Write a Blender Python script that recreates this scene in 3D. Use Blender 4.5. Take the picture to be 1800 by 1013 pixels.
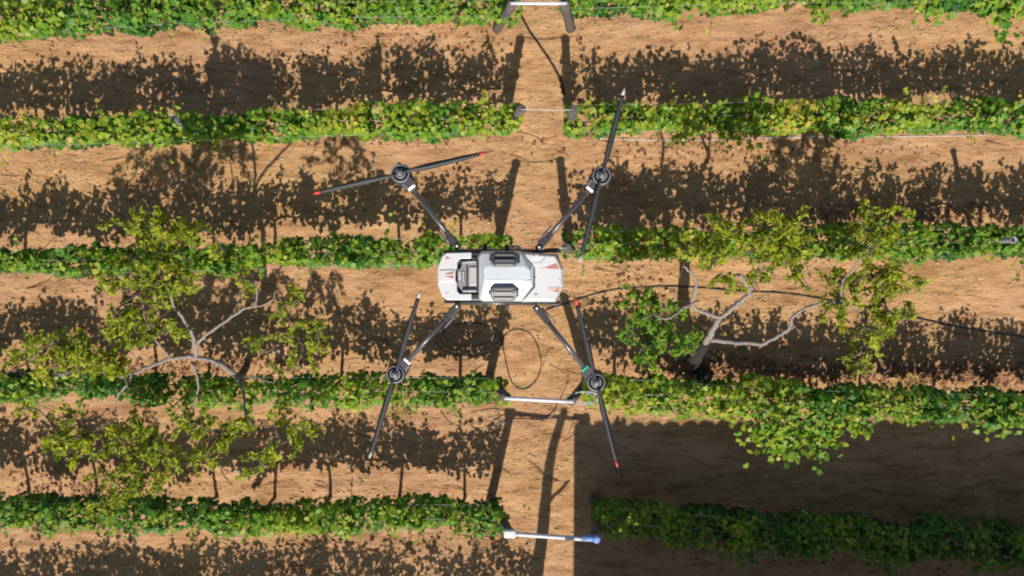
import bpy, bmesh, math, random
import numpy as np
from mathutils import Vector, Matrix

# ------------------------------------------------------------------ scene, camera, sky, sun, exposure
for o in list(bpy.data.objects):
    bpy.data.objects.remove(o)
S = bpy.context.scene
C = S.collection
R = math.radians
random.seed(7)
rng = np.random.default_rng(11)

FPX, CX, CY = 1300.0, 900.0, 506.5          # focal length and centre in photograph pixels
CAM_H = 13.3
TILT = -math.atan(66.5 / FPX)
cam_d = bpy.data.cameras.new('camera')
cam_d.sensor_width = 36.0
cam_d.lens = 36.0 * FPX / 1800.0
cam_d.clip_end = 2000
cam = bpy.data.objects.new('camera', cam_d)
C.objects.link(cam)
cam.location = (0, 0, CAM_H)
cam.rotation_euler = (TILT, 0, 0)
S.camera = cam

SUN_EL = 46.0
w = bpy.data.worlds.new('World')
S.world = w
w.use_nodes = True
nt = w.node_tree
bg = nt.nodes['Background']
sky = nt.nodes.new('ShaderNodeTexSky')
sky.sky_type = 'NISHITA'
sky.sun_disc = False
sky.sun_elevation = R(SUN_EL)
sky.sun_rotation = R(180)
nt.links.new(sky.outputs[0], bg.inputs[0])
bg.inputs[1].default_value = 0.078
sun_d = bpy.data.lights.new('sun', 'SUN')
sun_d.energy = 4.8
sun_d.angle = R(0.5)
sun_d.color = (1.0, 0.93, 0.82)
sun = bpy.data.objects.new('sun', sun_d)
C.objects.link(sun)
sun.rotation_euler = (R(90 - SUN_EL), 0, 0)
sun.location = (0, -20, 20)
S.view_settings.view_transform = 'Standard'
S.view_settings.look = 'None'
S.view_settings.exposure = 0.48
S.view_settings.gamma = 1.0
S.view_settings.use_curve_mapping = False
S.render.engine = 'CYCLES'
S.cycles.filter_width = 2.0
S.render.resolution_x = 1024
S.render.resolution_y = 576

_ct, _st = math.cos(TILT), math.sin(TILT)
def P(px, py, z=0.0):
    """point at real height z seen at photograph pixel px, py"""
    dx, dy, dz = (px - CX) / FPX, -(py - CY) / FPX, -1.0
    dy, dz = dy * _ct - dz * _st, dy * _st + dz * _ct
    t = (z - CAM_H) / dz
    return Vector((dx * t, dy * t, z))

# ------------------------------------------------------------------ node helpers / materials
def mat(name):
    m = bpy.data.materials.new(name)
    m.use_nodes = True
    t = m.node_tree
    return m, t, t.nodes['Principled BSDF']

def node(t, typ, **kw):
    n = t.nodes.new(typ)
    for k, v in kw.items():
        setattr(n, k, v)
    return n

def ramp(t, stops, src=None):
    n = t.nodes.new('ShaderNodeValToRGB')
    e = n.color_ramp.elements
    while len(e) < len(stops):
        e.new(0.5)
    for i, (p, c) in enumerate(stops):
        e[i].position = p
        e[i].color = (*c, 1)
    if src is not None:
        t.links.new(src, n.inputs[0])
    return n

def noise(t, scale, detail=4, rough=0.6, stretch=None, coord='Object'):
    tc = t.nodes.new('ShaderNodeTexCoord')
    out = tc.outputs[coord]
    if stretch:
        mp = t.nodes.new('ShaderNodeMapping')
        mp.inputs['Scale'].default_value = stretch
        t.links.new(out, mp.inputs[0])
        out = mp.outputs[0]
    n = t.nodes.new('ShaderNodeTexNoise')
    n.inputs['Scale'].default_value = scale
    n.inputs['Detail'].default_value = detail
    n.inputs['Roughness'].default_value = rough
    t.links.new(out, n.inputs['Vector'])
    return n

def mixc(t, fac, a, b, mode='MIX'):
    n = t.nodes.new('ShaderNodeMix')
    n.data_type = 'RGBA'
    n.blend_type = mode
    for sock, v in ((n.inputs[0], fac), (n.inputs[6], a), (n.inputs[7], b)):
        if hasattr(v, 'links'):
            t.links.new(v, sock)
        elif isinstance(v, (int, float)):
            sock.default_value = v
        else:
            sock.default_value = (*v, 1)
    return n.outputs[2]

def bump(t, b, src, strength=0.3, dist=0.02):
    n = t.nodes.new('ShaderNodeBump')
    n.inputs['Strength'].default_value = strength
    n.inputs['Distance'].default_value = dist
    t.links.new(src, n.inputs['Height'])
    t.links.new(n.outputs[0], b.inputs['Normal'])

def simple(name, col, rough=0.5, metal=0.0, var=0.12, scale=30, bumps=0.0, coat=0.0):
    m, t, b = mat(name)
    n = noise(t, scale, 4, 0.6)
    lo = tuple(c * (1 - var) for c in col)
    hi = tuple(min(1, c * (1 + var)) for c in col)
    r = ramp(t, [(0.3, lo), (0.7, hi)], n.outputs[0])
    t.links.new(r.outputs[0], b.inputs['Base Color'])
    b.inputs['Roughness'].default_value = rough
    b.inputs['Metallic'].default_value = metal
    b.inputs['Coat Weight'].default_value = coat
    if bumps:
        bump(t, b, n.outputs[0], bumps, 0.01)
    return m

def soil_material():
    m, t, b = mat('dry_soil')
    big = noise(t, 0.35, 5, 0.6, (0.6, 1.3, 1))
    mid = noise(t, 2.4, 6, 0.65, (0.45, 1.5, 1))
    fine = noise(t, 16, 6, 0.7, (0.4, 1.6, 1))
    vfine = noise(t, 70, 4, 0.7, (0.5, 1.4, 1))
    c1 = ramp(t, [(0.30, (0.43, 0.240, 0.112)), (0.44, (0.59, 0.355, 0.165)), (0.58, (0.68, 0.425, 0.205)), (0.74, (0.78, 0.545, 0.32))], mid.outputs[0])
    c2 = ramp(t, [(0.32, (0.63, 0.365, 0.225)), (0.68, (0.71, 0.445, 0.165))], big.outputs[0])
    c = mixc(t, 0.45, c1.outputs[0], c2.outputs[0])
    f = ramp(t, [(0.30, (0.42, 0.40, 0.38)), (0.44, (0.9, 0.9, 0.9)), (0.60, (1, 1, 1)), (0.78, (1.0, 1.0, 1.0))], fine.outputs[0])
    c = mixc(t, 0.6, c, f.outputs[0], 'MULTIPLY')
    f2 = ramp(t, [(0.35, (0.70, 0.66, 0.62)), (0.55, (1, 1, 1))], vfine.outputs[0])
    c = mixc(t, 0.6, c, f2.outputs[0], 'MULTIPLY')
    pt = noise(t, 1.15, 6, 0.68, (0.55, 1.25, 1))
    f4 = ramp(t, [(0.33, (0.66, 0.60, 0.56)), (0.45, (0.93, 0.91, 0.90)), (0.54, (1, 1, 1)), (0.68, (1.10, 1.12, 1.16))], pt.outputs[0])
    c = mixc(t, 0.85, c, f4.outputs[0], 'MULTIPLY')
    c = mixc(t, 1.0, c, (1.03, 0.995, 1.06), 'MULTIPLY')
    st = noise(t, 5.5, 7, 0.72, (0.34, 1.5, 1))
    f3 = ramp(t, [(0.30, (0.50, 0.42, 0.35)), (0.42, (0.80, 0.75, 0.70)), (0.50, (1, 1, 1)), (0.60, (1.04, 1.03, 1.02)), (0.72, (1.18, 1.17, 1.16))], st.outputs[0])
    c = mixc(t, 0.9, c, f3.outputs[0], 'MULTIPLY')
    t.links.new(c, b.inputs['Base Color'])
    b.inputs['Roughness'].default_value = 0.95
    b.inputs['Specular IOR Level'].default_value = 0.1
    ad = node(t, 'ShaderNodeMath', operation='ADD')
    t.links.new(fine.outputs[0], ad.inputs[0])
    t.links.new(vfine.outputs[0], ad.inputs[1])
    bump(t, b, ad.outputs[0], 0.9, 0.045)
    return m

def leaf_material(name, stops, transl=0.35, rough=0.5):
    m, t, b = mat(name)
    a = node(t, 'ShaderNodeAttribute', attribute_name='tint')
    r = ramp(t, stops, a.outputs['Fac'])
    n = noise(t, 45, 3, 0.6)
    v = ramp(t, [(0.3, (0.75, 0.75, 0.75)), (0.7, (1.12, 1.12, 1.0))], n.outputs[0])
    c = mixc(t, 1.0, r.outputs[0], v.outputs[0], 'MULTIPLY')
    t.links.new(c, b.inputs['Base Color'])
    b.inputs['Roughness'].default_value = rough
    b.inputs['Specular IOR Level'].default_value = 0.35
    tr = node(t, 'ShaderNodeBsdfTranslucent')
    ct = mixc(t, 1.0, c, (1.1, 1.15, 0.55), 'MULTIPLY')
    t.links.new(ct, tr.inputs[0])
    mx = node(t, 'ShaderNodeMixShader')
    mx.inputs[0].default_value = transl
    t.links.new(b.outputs[0], mx.inputs[1])
    t.links.new(tr.outputs[0], mx.inputs[2])
    t.links.new(mx.outputs[0], t.nodes['Material Output'].inputs[0])
    return m

M = {}
M['soil'] = soil_material()
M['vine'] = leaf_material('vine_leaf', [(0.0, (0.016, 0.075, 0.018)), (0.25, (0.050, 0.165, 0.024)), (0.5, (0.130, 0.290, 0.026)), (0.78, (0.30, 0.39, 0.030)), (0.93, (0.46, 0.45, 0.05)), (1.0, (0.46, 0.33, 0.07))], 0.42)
M['tree_green'] = leaf_material('tree_leaf_green', [(0.0, (0.05, 0.15, 0.014)), (0.5, (0.17, 0.36, 0.025)), (1.0, (0.34, 0.45, 0.035))], 0.5)
M['tree_olive'] = leaf_material('tree_leaf_olive', [(0.0, (0.09, 0.15, 0.010)), (0.5, (0.29, 0.36, 0.018)), (1.0, (0.52, 0.52, 0.035))], 0.5)
M['dead_leaf'] = leaf_material('dead_leaf', [(0.0, (0.14, 0.06, 0.04)), (0.5, (0.30, 0.15, 0.085)), (1.0, (0.48, 0.31, 0.17))], 0.05, 0.9)
M['straw'] = leaf_material('dry_straw', [(0.0, (0.22, 0.15, 0.06)), (0.6, (0.50, 0.36, 0.18)), (0.85, (0.60, 0.45, 0.24)), (1.0, (0.25, 0.27, 0.07))], 0.05, 0.9)
M['clod'] = leaf_material('soil_clod', [(0.0, (0.28, 0.165, 0.09)), (0.5, (0.45, 0.28, 0.145)), (1.0, (0.60, 0.43, 0.27))], 0.0, 0.95)
M['vine_wood'] = simple('vine_wood', (0.12, 0.085, 0.06), 0.9, var=0.4, scale=60, bumps=0.6)
M['bark'] = simple('pale_bark', (0.205, 0.172, 0.155), 0.85, var=0.35, scale=35, bumps=0.6)
M['dark_bark_and_shadow'] = simple('dark_bark_and_shadow', (0.018, 0.015, 0.013), 0.95, var=0.5, scale=40, bumps=0.8)  # near-black for a trunk and for the shadow strip on the path
M['post_wood'] = simple('weathered_post', (0.095, 0.078, 0.070), 0.85, var=0.3, scale=25, bumps=0.5)
M['galv'] = simple('galvanised_steel', (0.26, 0.26, 0.28), 0.5, 0.3, var=0.15, scale=20)
M['pipe_white'] = simple('white_pipe', (0.50, 0.51, 0.54), 0.5, var=0.18, scale=9)
M['wire'] = simple('steel_wire', (0.40, 0.40, 0.40), 0.45, 0.3)
M['hose'] = simple('black_hose', (0.018, 0.018, 0.020), 0.35)
M['blue'] = simple('blue_plastic', (0.12, 0.22, 0.46), 0.5)
M['body'] = simple('white_shell', (0.50, 0.505, 0.507), 0.38, var=0.04, scale=6, coat=0.3)
M['tank'] = simple('tank_plastic', (0.475, 0.505, 0.53), 0.30, var=0.05, scale=5, coat=0.4)
M['dark'] = simple('dark_plastic', (0.028, 0.028, 0.032), 0.45, var=0.25, scale=90)
M['lid'] = simple('lid_plastic', (0.060, 0.060, 0.066), 0.38, var=0.15, scale=60)
M['grey'] = simple('grey_plastic', (0.20, 0.185, 0.18), 0.45, var=0.1, scale=40)
M['lid_sunlit'] = simple('sunlit_lid_plastic', (0.16, 0.15, 0.148), 0.5, var=0.12, scale=50)  # lid plastic lightened to put the sunlight on the sun-facing lid
M['grip_sunlit'] = simple('sunlit_grip', (0.24, 0.225, 0.22), 0.55, var=0.1)  # grips of the sun-facing lid, sunlight put into the colour
M['lgrey'] = simple('light_grey_plastic', (0.36, 0.345, 0.335), 0.4, var=0.08)
M['carbon'] = simple('carbon_tube', (0.050, 0.050, 0.056), 0.30, var=0.3, scale=200, coat=0.5)
M['motor'] = simple('motor_metal', (0.12, 0.12, 0.135), 0.5, 0.2, var=0.15, scale=80)
M['ring'] = simple('bright_ring', (0.27, 0.27, 0.30), 0.4, 0.2)
M['decal'] = simple('red_brown_decal', (0.36, 0.135, 0.105), 0.5, var=0.1)
M['decal2'] = simple('pale_red_decal', (0.52, 0.34, 0.30), 0.5, var=0.1)
M['blade'] = simple('blade_grey', (0.030, 0.030, 0.032), 0.6, var=0.2)
M['red'] = simple('red_tip', (0.52, 0.045, 0.04), 0.45)
M['led_white'] = simple('white_lens', (0.85, 0.85, 0.84), 0.3)
M['green'] = simple('green_lens', (0.02, 0.42, 0.26), 0.3)
M['plaster'] = simple('pale_plaster', (0.50, 0.44, 0.36), 0.9, var=0.2, scale=3, bumps=0.3)
M['roof'] = simple('roof_tile', (0.30, 0.13, 0.08), 0.85, var=0.35, scale=12, bumps=0.3)
M['door'] = simple('brown_door', (0.12, 0.075, 0.05), 0.7, var=0.25)
M['glass'] = simple('window_glass', (0.05, 0.06, 0.07), 0.08)

# ------------------------------------------------------------------ object helpers
def link(name, data, parent=None, loc=None):
    o = bpy.data.objects.new(name, data)
    C.objects.link(o)
    if parent is not None:
        o.parent = parent
    if loc is not None:
        o.location = loc
    return o

def tag(o, label=None, cat=None, group=None, kind=None):
    for k, v in (('label', label), ('category', cat), ('group', group), ('kind', kind)):
        if v:
            o[k] = v
    return o

def np_mesh(name, verts, tris, material, tint=None, smooth=False):
    me = bpy.data.meshes.new(name)
    verts = np.asarray(verts, dtype=np.float32)
    tris = np.asarray(tris, dtype=np.int32)
    me.vertices.add(len(verts))
    me.vertices.foreach_set('co', verts.ravel())
    k = tris.shape[1]
    me.loops.add(tris.size)
    me.loops.foreach_set('vertex_index', tris.ravel())
    me.polygons.add(len(tris))
    me.polygons.foreach_set('loop_start', np.arange(0, tris.size, k, dtype=np.int32))
    me.update(calc_edges=True)
    if tint is not None:
        a = me.attributes.new('tint', 'FLOAT', 'POINT')
        a.data.foreach_set('value', np.asarray(tint, dtype=np.float32))
    if smooth:
        me.polygons.foreach_set('use_smooth', np.ones(len(tris), dtype=bool))
    me.materials.append(material)
    return me

class MB:
    """collects shapes in one mesh"""
    def __init__(s):
        s.v, s.f, s.sm = [], [], []
    def add(s, vs, fs, smooth=False):
        b = len(s.v)
        s.v += [tuple(v) for v in vs]
        s.f += [tuple(i + b for i in f) for f in fs]
        s.sm += [smooth] * len(fs)
        return s
    def tube(s, pts, rad, n=8, cap=True, jit=0.0):
        pts = [Vector(p) for p in pts]
        if not isinstance(rad, (list, tuple)):
            rad = [rad] * len(pts)
        vs, fs = [], []
        up = None
        for i, p in enumerate(pts):
            d = (pts[min(i + 1, len(pts) - 1)] - pts[max(i - 1, 0)]).normalized()
            if up is None:
                up = d.orthogonal().normalized()
            else:
                up = (up - d * up.dot(d))
                up = up.normalized() if up.length > 1e-6 else d.orthogonal().normalized()
            sd = d.cross(up)
            for k in range(n):
                a = 2 * math.pi * k / n
                r = rad[i] * (1 + (random.uniform(-jit, jit) if jit else 0))
                vs.append(p + (up * math.cos(a) + sd * math.sin(a)) * r)
        for i in range(len(pts) - 1):
            for k in range(n):
                k2 = (k + 1) % n
                fs.append((i * n + k, i * n + k2, (i + 1) * n + k2, (i + 1) * n + k))
        s.add(vs, fs, True)
        if cap:
            b = len(s.v) - len(vs)
            s.f.append(tuple(b + k for k in reversed(range(n)))); s.sm.append(False)
            s.f.append(tuple(b + (len(pts) - 1) * n + k for k in range(n))); s.sm.append(False)
        return s
    def prism(s, bot, top):
        n = len(bot)
        vs = list(bot) + list(top)
        fs = [tuple(reversed(range(n))), tuple(range(n, 2 * n))]
        fs += [(k, (k + 1) % n, n + (k + 1) % n, n + k) for k in range(n)]
        return s.add(vs, fs)
    def rings(s, rs, smooth=False):
        """loft through closed rings, capped at both ends"""
        n = len(rs[0])
        vs = [v for r in rs for v in r]
        fs = [tuple(reversed(range(n))), tuple((len(rs) - 1) * n + k for k in range(n))]
        for i in range(len(rs) - 1):
            fs += [(i * n + k, i * n + (k + 1) % n, (i + 1) * n + (k + 1) % n, (i + 1) * n + k) for k in range(n)]
        return s.add(vs, fs, smooth)
    def box(s, c, half, mtx=None):
        c = Vector(c)
        vs = []
        for z in (-1, 1):
            for x, y in ((-1, -1), (1, -1), (1, 1), (-1, 1)):
                v = Vector((x * half[0], y * half[1], z * half[2]))
                vs.append(c + (mtx @ v if mtx else v))
        return s.prism(vs[:4], vs[4:])
    def lathe(s, c, prof, n=28, smooth=True):
        c = Vector(c)
        vs, fs = [], []
        for r, z in prof:
            for k in range(n):
                a = 2 * math.pi * k / n
                vs.append(c + Vector((r * math.cos(a), r * math.sin(a), z)))
        for i in range(len(prof) - 1):
            fs += [(i * n + k, i * n + (k + 1) % n, (i + 1) * n + (k + 1) % n, (i + 1) * n + k) for k in range(n)]
        s.add(vs, fs, smooth)
        b = len(s.v) - len(vs)
        s.f.append(tuple(b + k for k in reversed(range(n)))); s.sm.append(False)
        s.f.append(tuple(b + (len(prof) - 1) * n + k for k in range(n))); s.sm.append(False)
        return s
    def build(s, name, material, parent=None, loc=None, bevel=0.0, seg=2):
        me = bpy.data.meshes.new(name)
        me.from_pydata(s.v, [], s.f)
        me.polygons.foreach_set('use_smooth', s.sm)
        me.materials.append(material)
        me.update()
        bm = bmesh.new(); bm.from_mesh(me)
        bmesh.ops.recalc_face_normals(bm, faces=bm.faces)
        bm.to_mesh(me); bm.free()
        o = link(name, me, parent, loc)
        if bevel:
            b = o.modifiers.new('bevel', 'BEVEL')
            b.width = bevel
            b.segments = seg
            b.limit_method = 'ANGLE'
            b.angle_limit = R(25)
            b.use_clamp_overlap = True
        return o

def vnoise(x, y, seed=0):
    """smooth lattice noise 0..1, vectorised"""
    x = np.asarray(x, dtype=np.float64); y = np.asarray(y, dtype=np.float64)
    xi, yi = np.floor(x).astype(np.int64), np.floor(y).astype(np.int64)
    fx, fy = x - xi, y - yi
    fx, fy = fx * fx * (3 - 2 * fx), fy * fy * (3 - 2 * fy)
    def h(a, b):
        n = (a * 374761393 + b * 668265263 + seed * 1442695041) & 0x7fffffff
        n = ((n ^ (n >> 13)) * 1274126177) & 0x7fffffff
        n = n ^ (n >> 16)
        return (n & 0xffff) / 65535.0
    return (h(xi, yi) * (1 - fx) + h(xi + 1, yi) * fx) * (1 - fy) + (h(xi, yi + 1) * (1 - fx) + h(xi + 1, yi + 1) * fx) * fy

def catmull(pts, sub=6):
    pts = [Vector(p) for p in pts]
    out = []
    for i in range(len(pts) - 1):
        p0, p1, p2, p3 = pts[max(i - 1, 0)], pts[i], pts[i + 1], pts[min(i + 2, len(pts) - 1)]
        for k in range(sub):
            t = k / sub
            out.append(0.5 * ((2 * p1) + (p2 - p0) * t + (2 * p0 - 5 * p1 + 4 * p2 - p3) * t * t + (3 * p1 - p0 - 3 * p2 + p3) * t ** 3))
    out.append(pts[-1])
    return out

# leaf templates: (vertices, triangles), x is the leaf's axis, z its face
def grape_template():
    vs = [(0.0, 0, 0.0)]
    for a, r in ((180, .22), (140, .46), (112, .36), (78, .52), (48, .36), (22, .46), (0, .60), (-22, .46), (-48, .36), (-78, .52), (-112, .36), (-140, .46)):
        x, y = r * math.cos(R(a)), r * math.sin(R(a))
        vs.append((x + .05, y, 0.10 * abs(y) - 0.28 * (x * x + y * y)))
    n = len(vs) - 1
    return np.array(vs), np.array([(0, 1 + k, 1 + (k + 1) % n) for k in range(n)])
def narrow_template():
    vs = [(-.5, 0, 0), (-.1, .20, .05), (.2, .17, .04), (.5, 0, -.10), (.2, -.17, .04), (-.1, -.20, .05), (.05, 0, -.01)]
    return np.array(vs), np.array([(0, 6, 1), (1, 6, 2), (2, 6, 3), (3, 6, 4), (4, 6, 5), (5, 6, 0)])
GRAPE, NARROW = grape_template(), narrow_template()

def scatter_leaves(tpl, pos, size, normal, tint, head=None):
    """copies of a leaf template: pos Nx3, size N, normal Nx3 -> verts, tris, tint"""
    tv, tf = tpl
    n = len(pos)
    nz = normal / np.linalg.norm(normal, axis=1, keepdims=True)
    ref = rng.normal(size=(n, 3)) if head is None else head
    ax = ref - nz * np.sum(ref * nz, axis=1, keepdims=True)
    ax /= np.linalg.norm(ax, axis=1, keepdims=True) + 1e-9
    ay = np.cross(nz, ax)
    asp = rng.uniform(0.8, 1.15, n)
    v = pos[:, None, :] + size[:, None, None] * (tv[None, :, 0:1] * ax[:, None, :] + tv[None, :, 1:2] * (asp[:, None, None] * ay[:, None, :]) + tv[None, :, 2:3] * nz[:, None, :] * rng.uniform(0.3, 1.8, n)[:, None, None])
    f = tf[None] + (np.arange(n) * len(tv))[:, None, None]
    return v.reshape(-1, 3), f.reshape(-1, 3), np.repeat(tint, len(tv))

# ------------------------------------------------------------------ ground
def ground_z(x, y):
    z = 0.050 * (vnoise(x * 0.9, y * 1.6, 1) - .5) + 0.030 * (vnoise(x * 2.6, y * 5.5, 2) - .5) + 0.022 * (vnoise(x * 7, y * 14, 3) - .5) + 0.014 * (vnoise(x * 17, y * 30, 4) - .5)
    return z
xs = np.concatenate([[-160, -60, -25], np.arange(-12, 12.001, 0.045), [25, 60, 160]])
ys = np.concatenate([[-160, -60, -25, -14], np.arange(-8.0, 7.001, 0.040), [14, 25, 60, 160]])
gx, gy = np.meshgrid(xs, ys)
gz = ground_z(gx, gy)
gv = np.stack([gx, gy, gz], -1).reshape(-1, 3)
nx, ny = len(xs), len(ys)
ii = (np.arange(ny - 1)[:, None] * nx + np.arange(nx - 1)[None]).ravel()
gq = np.stack([ii, ii + 1, ii + nx + 1, ii + nx], -1)
tag(link('ground', np_mesh('ground', gv, gq, M['soil'], smooth=True)), kind='structure', label='dry tan vineyard soil with worn path between the vine blocks')

# ------------------------------------------------------------------ vine rows
ROWS = []   # (side, label, canopy line in pixels at 1.35 m, options)
Z0 = 1.20
def row_line(pts):
    p = [P(x, y, Z0) for x, y in pts]
    return np.array([v.x for v in p]), np.array([v.y for v in p])

def vine_leaves(x0, x1, lx, ly, dens, width, low, high, bright, seed, droop=(), end_x=0.0, end_lean=0.0):
    """foliage of one vine between x0 and x1 of a row"""
    L = x1 - x0
    n = int(dens * L * 1.22)
    x = rng.uniform(x0 - .12, x1 + .12, n)
    yc = np.interp(x, lx, ly)
    top = high - 0.52 + 0.52 * vnoise(x * 1.6, x * 0 + seed, 5) + 0.26 * vnoise(x * 5, x * 0 + seed, 6)
    bot = low + 0.40 * (vnoise(x * 2.6, x * 0 + seed, 7) - .3)
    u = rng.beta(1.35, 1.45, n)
    x = np.where((vnoise(x * 2.3, x * 0 + seed, 14) < .22) & (rng.uniform(0, 1, n) < .6), x + .3, x)
    yc = np.interp(x, lx, ly)
    z = bot + (top - bot) * u
    th = rng.uniform(-1, 1, n)
    wl = width * (0.30 + 0.80 * vnoise(x * 1.5, x * 0 + seed + np.sign(th) * 3.3, 8) + 0.56 * vnoise(x * 4.5, z * 2 + seed + np.sign(th) * 5.1, 12)) * np.sqrt(np.clip(1.15 - 0.55 * np.abs(u - .5) * 2, .2, 1))
    off = np.sign(th) * np.abs(th) ** 0.75 * wl
    x = x + end_lean * np.clip(1 - np.abs(end_x - x) / .9, 0, 1) * (z - .55)
    pos = np.stack([x, yc + off, z], -1)
    nr = np.stack([rng.normal(0, .52, n), off / width * 0.75 + rng.normal(-.05, .52, n), 0.55 + 0.5 * u + rng.normal(0, .25, n)], -1)
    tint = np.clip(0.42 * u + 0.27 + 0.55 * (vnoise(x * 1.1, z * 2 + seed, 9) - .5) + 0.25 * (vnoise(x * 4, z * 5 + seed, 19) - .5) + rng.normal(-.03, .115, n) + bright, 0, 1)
    size = rng.uniform(.060, .118, n)
    P_, N_, T_, S_ = [pos], [nr], [tint], [size]
    # shoots standing up, arching out or hanging
    stems = []
    ns = int(L * 7.5) + 1
    for _ in range(ns):
        sx = rng.uniform(x0, x1)
        sy = float(np.interp(sx, lx, ly))
        arch = rng.uniform(-1, 1) * (.34 if rng.uniform() < .7 else .62)
        le = rng.uniform(.16, .68)
        k = int(le / .045)
        tt = np.linspace(0, 1, k)
        z0 = high - .36
        px = sx + rng.uniform(-.18, .18) * tt
        py = sy + rng.uniform(-.12, .12) + arch * tt ** 1.5
        pz = z0 + le * tt - abs(arch) * 1.3 * tt ** 2.5
        stems.append([(px[j], py[j], pz[j]) for j in range(0, k, max(1, k // 4))])
        P_.append(np.stack([px, py, pz], -1) + rng.normal(0, .035, (k, 3)))
        N_.append(np.stack([rng.normal(0, .5, k), rng.normal(0, .5, k), rng.uniform(.3, 1, k)], -1))
        T_.append(np.clip(.56 + .27 * tt + rng.normal(0, .10, k) + bright, 0, .97))
        S_.append(rng.uniform(.07, .125, k) * (1.1 - .45 * tt))
    for (dpx, dpy, rx, ry, dz, dn) in droop:      # sprawling shoots reaching out of the row
        c = P(dpx, dpy, dz)
        sc = (CAM_H - dz) / FPX
        q = rng.normal(0, 1, (dn, 3)) * np.array([rx * sc, ry * sc, .13]) * .5 + np.array(c)
        P_.append(q)
        N_.append(np.stack([rng.normal(0, .4, dn), rng.normal(-.15, .4, dn), rng.uniform(.4, 1, dn)], -1))
        T_.append(np.clip(rng.normal(.62, .14, dn) + bright, 0, .97))
        S_.append(rng.uniform(.09, .14, dn))
    return np.concatenate(P_), np.concatenate(N_), np.concatenate(T_), np.concatenate(S_), stems

def vine_row(label, pts, dens=520, width=.30, low=.50, high=1.42, bright=0.0, seed=1, droops=(), wires=((0.62, 0.0), (1.05, -.22), (1.05, .22), (1.12, .0)), thin=None):
    lx, ly = row_line(pts)
    a, b = lx[0], lx[-1]
    root = link('vine_row', None, loc=(a, ly[0], 0))
    tag(root, label, 'vine row', 'trellised grapevine rows')
    O = Vector((a, ly[0], 0))
    width *= .92
    nv = max(2, round((b - a) / 1.15))
    ed = np.linspace(a, b, nv + 1)
    for i in range(nv):
        x0, x1 = ed[i], ed[i + 1]
        xm = (x0 + x1) / 2 + random.uniform(-.12, .12)
        ym = float(np.interp(xm, lx, ly))
        dd = [d for d in droops if x0 <= P(d[0], d[1], d[4]).x < x1]
        k = 1.0
        if thin:
            k = float(np.interp((x0 + x1) / 2, [P(t[0], pts[0][1], Z0).x for t in thin], [t[1] for t in thin]))
        p, n_, t_, s_, stems = vine_leaves(x0, x1, lx, ly, dens * k, width, low, high, bright, seed + i * .37, dd, *((b, .34) if b < 1 else (a, -.12)))
        # woody trunk with two cordon arms
        m = MB()
        lean = random.uniform(-.08, .08)
        tp = catmull([(xm - lean, ym, -.05), (xm - lean * .4 + random.uniform(-.03, .03), ym + random.uniform(-.04, .04), .3), (xm, ym, .66)], 4)
        m.tube(tp, [.034 - .010 * j / len(tp) for j in range(len(tp))], 7, jit=.12)
        for sgn in (-1, 1):
            ar = catmull([(xm, ym, .64), (xm + sgn * .14, ym, .72), (xm + sgn * .34, ym + random.uniform(-.03, .03), .74), (xm + sgn * .52, ym, .73)], 3)
            m.tube(ar, [.022 - .010 * j / len(ar) for j in range(len(ar))], 6, jit=.12)
        for st in stems:
            if len(st) > 1:
                base = (st[0][0] + random.uniform(-.05, .05), ym, .74)
                m.tube([base] + st, .005, 4, cap=False)
        m.v = [tuple(Vector(v) - O) for v in m.v]
        g = m.build('grapevine', M['vine_wood'], root)
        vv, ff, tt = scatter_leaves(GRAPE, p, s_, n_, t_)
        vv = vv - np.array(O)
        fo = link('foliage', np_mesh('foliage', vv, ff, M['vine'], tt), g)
        fo['kind'] = 'stuff'
    for wz, wy in wires:
        m = MB()
        pts3 = [Vector((x, float(np.interp(x, lx, ly)) + wy, wz - .015 * math.sin((x - a) * 1.3))) - O for x in np.linspace(a - .02, b + .02, 14)]
        m.tube(pts3, .0022, 5)
        m.build('wire', M['wire'], root)
    return root

vine_row('grapevine row along the top edge of the picture, left of the path', [(-330, 52), (0, 32), (300, 12), (600, 2), (862, -2)], dens=520, width=.30, seed=1, bright=-.05)
vine_row('grapevine row along the top edge of the picture, right of the path', [(1005, -14), (1300, -24), (1800, -26), (2120, -26)], dens=540, width=.31, seed=21, bright=-.04,
         droops=[(1178, 20, 30, 25, 1.1, 35), (1450, 14, 40, 26, 1.0, 50), (1640, 12, 35, 24, 1.0, 40), (1765, 30, 35, 45, 1.0, 60)])
vine_row('second grapevine row from the top, left of the path, slim post in it', [(-330, 248), (0, 232), (300, 222), (600, 212), (874, 206)], width=.275, seed=41, bright=.06)
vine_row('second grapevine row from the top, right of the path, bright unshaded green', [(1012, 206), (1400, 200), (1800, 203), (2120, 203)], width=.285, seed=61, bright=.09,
         droops=[(1290, 248, 40, 20, .9, 20), (1200, 238, 30, 20, .9, 25)])
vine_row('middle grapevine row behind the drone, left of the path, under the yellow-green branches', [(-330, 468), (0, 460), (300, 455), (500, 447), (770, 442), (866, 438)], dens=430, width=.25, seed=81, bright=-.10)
vine_row('middle grapevine row right of the path, with the dead tree limbs just below it', [(1008, 430), (1400, 430), (1800, 425), (2120, 420)], dens=470, width=.29, seed=101, bright=-.07)
vine_row('fourth grapevine row from the top, left of the path, dark under the bare limbs', [(-330, 684), (0, 682), (400, 690), (700, 690), (858, 692)], dens=470, width=.27, seed=121, bright=-.10, thin=[(0, 1), (300, .9), (380, .55), (540, .6), (620, 1), (900, 1)])
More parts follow.
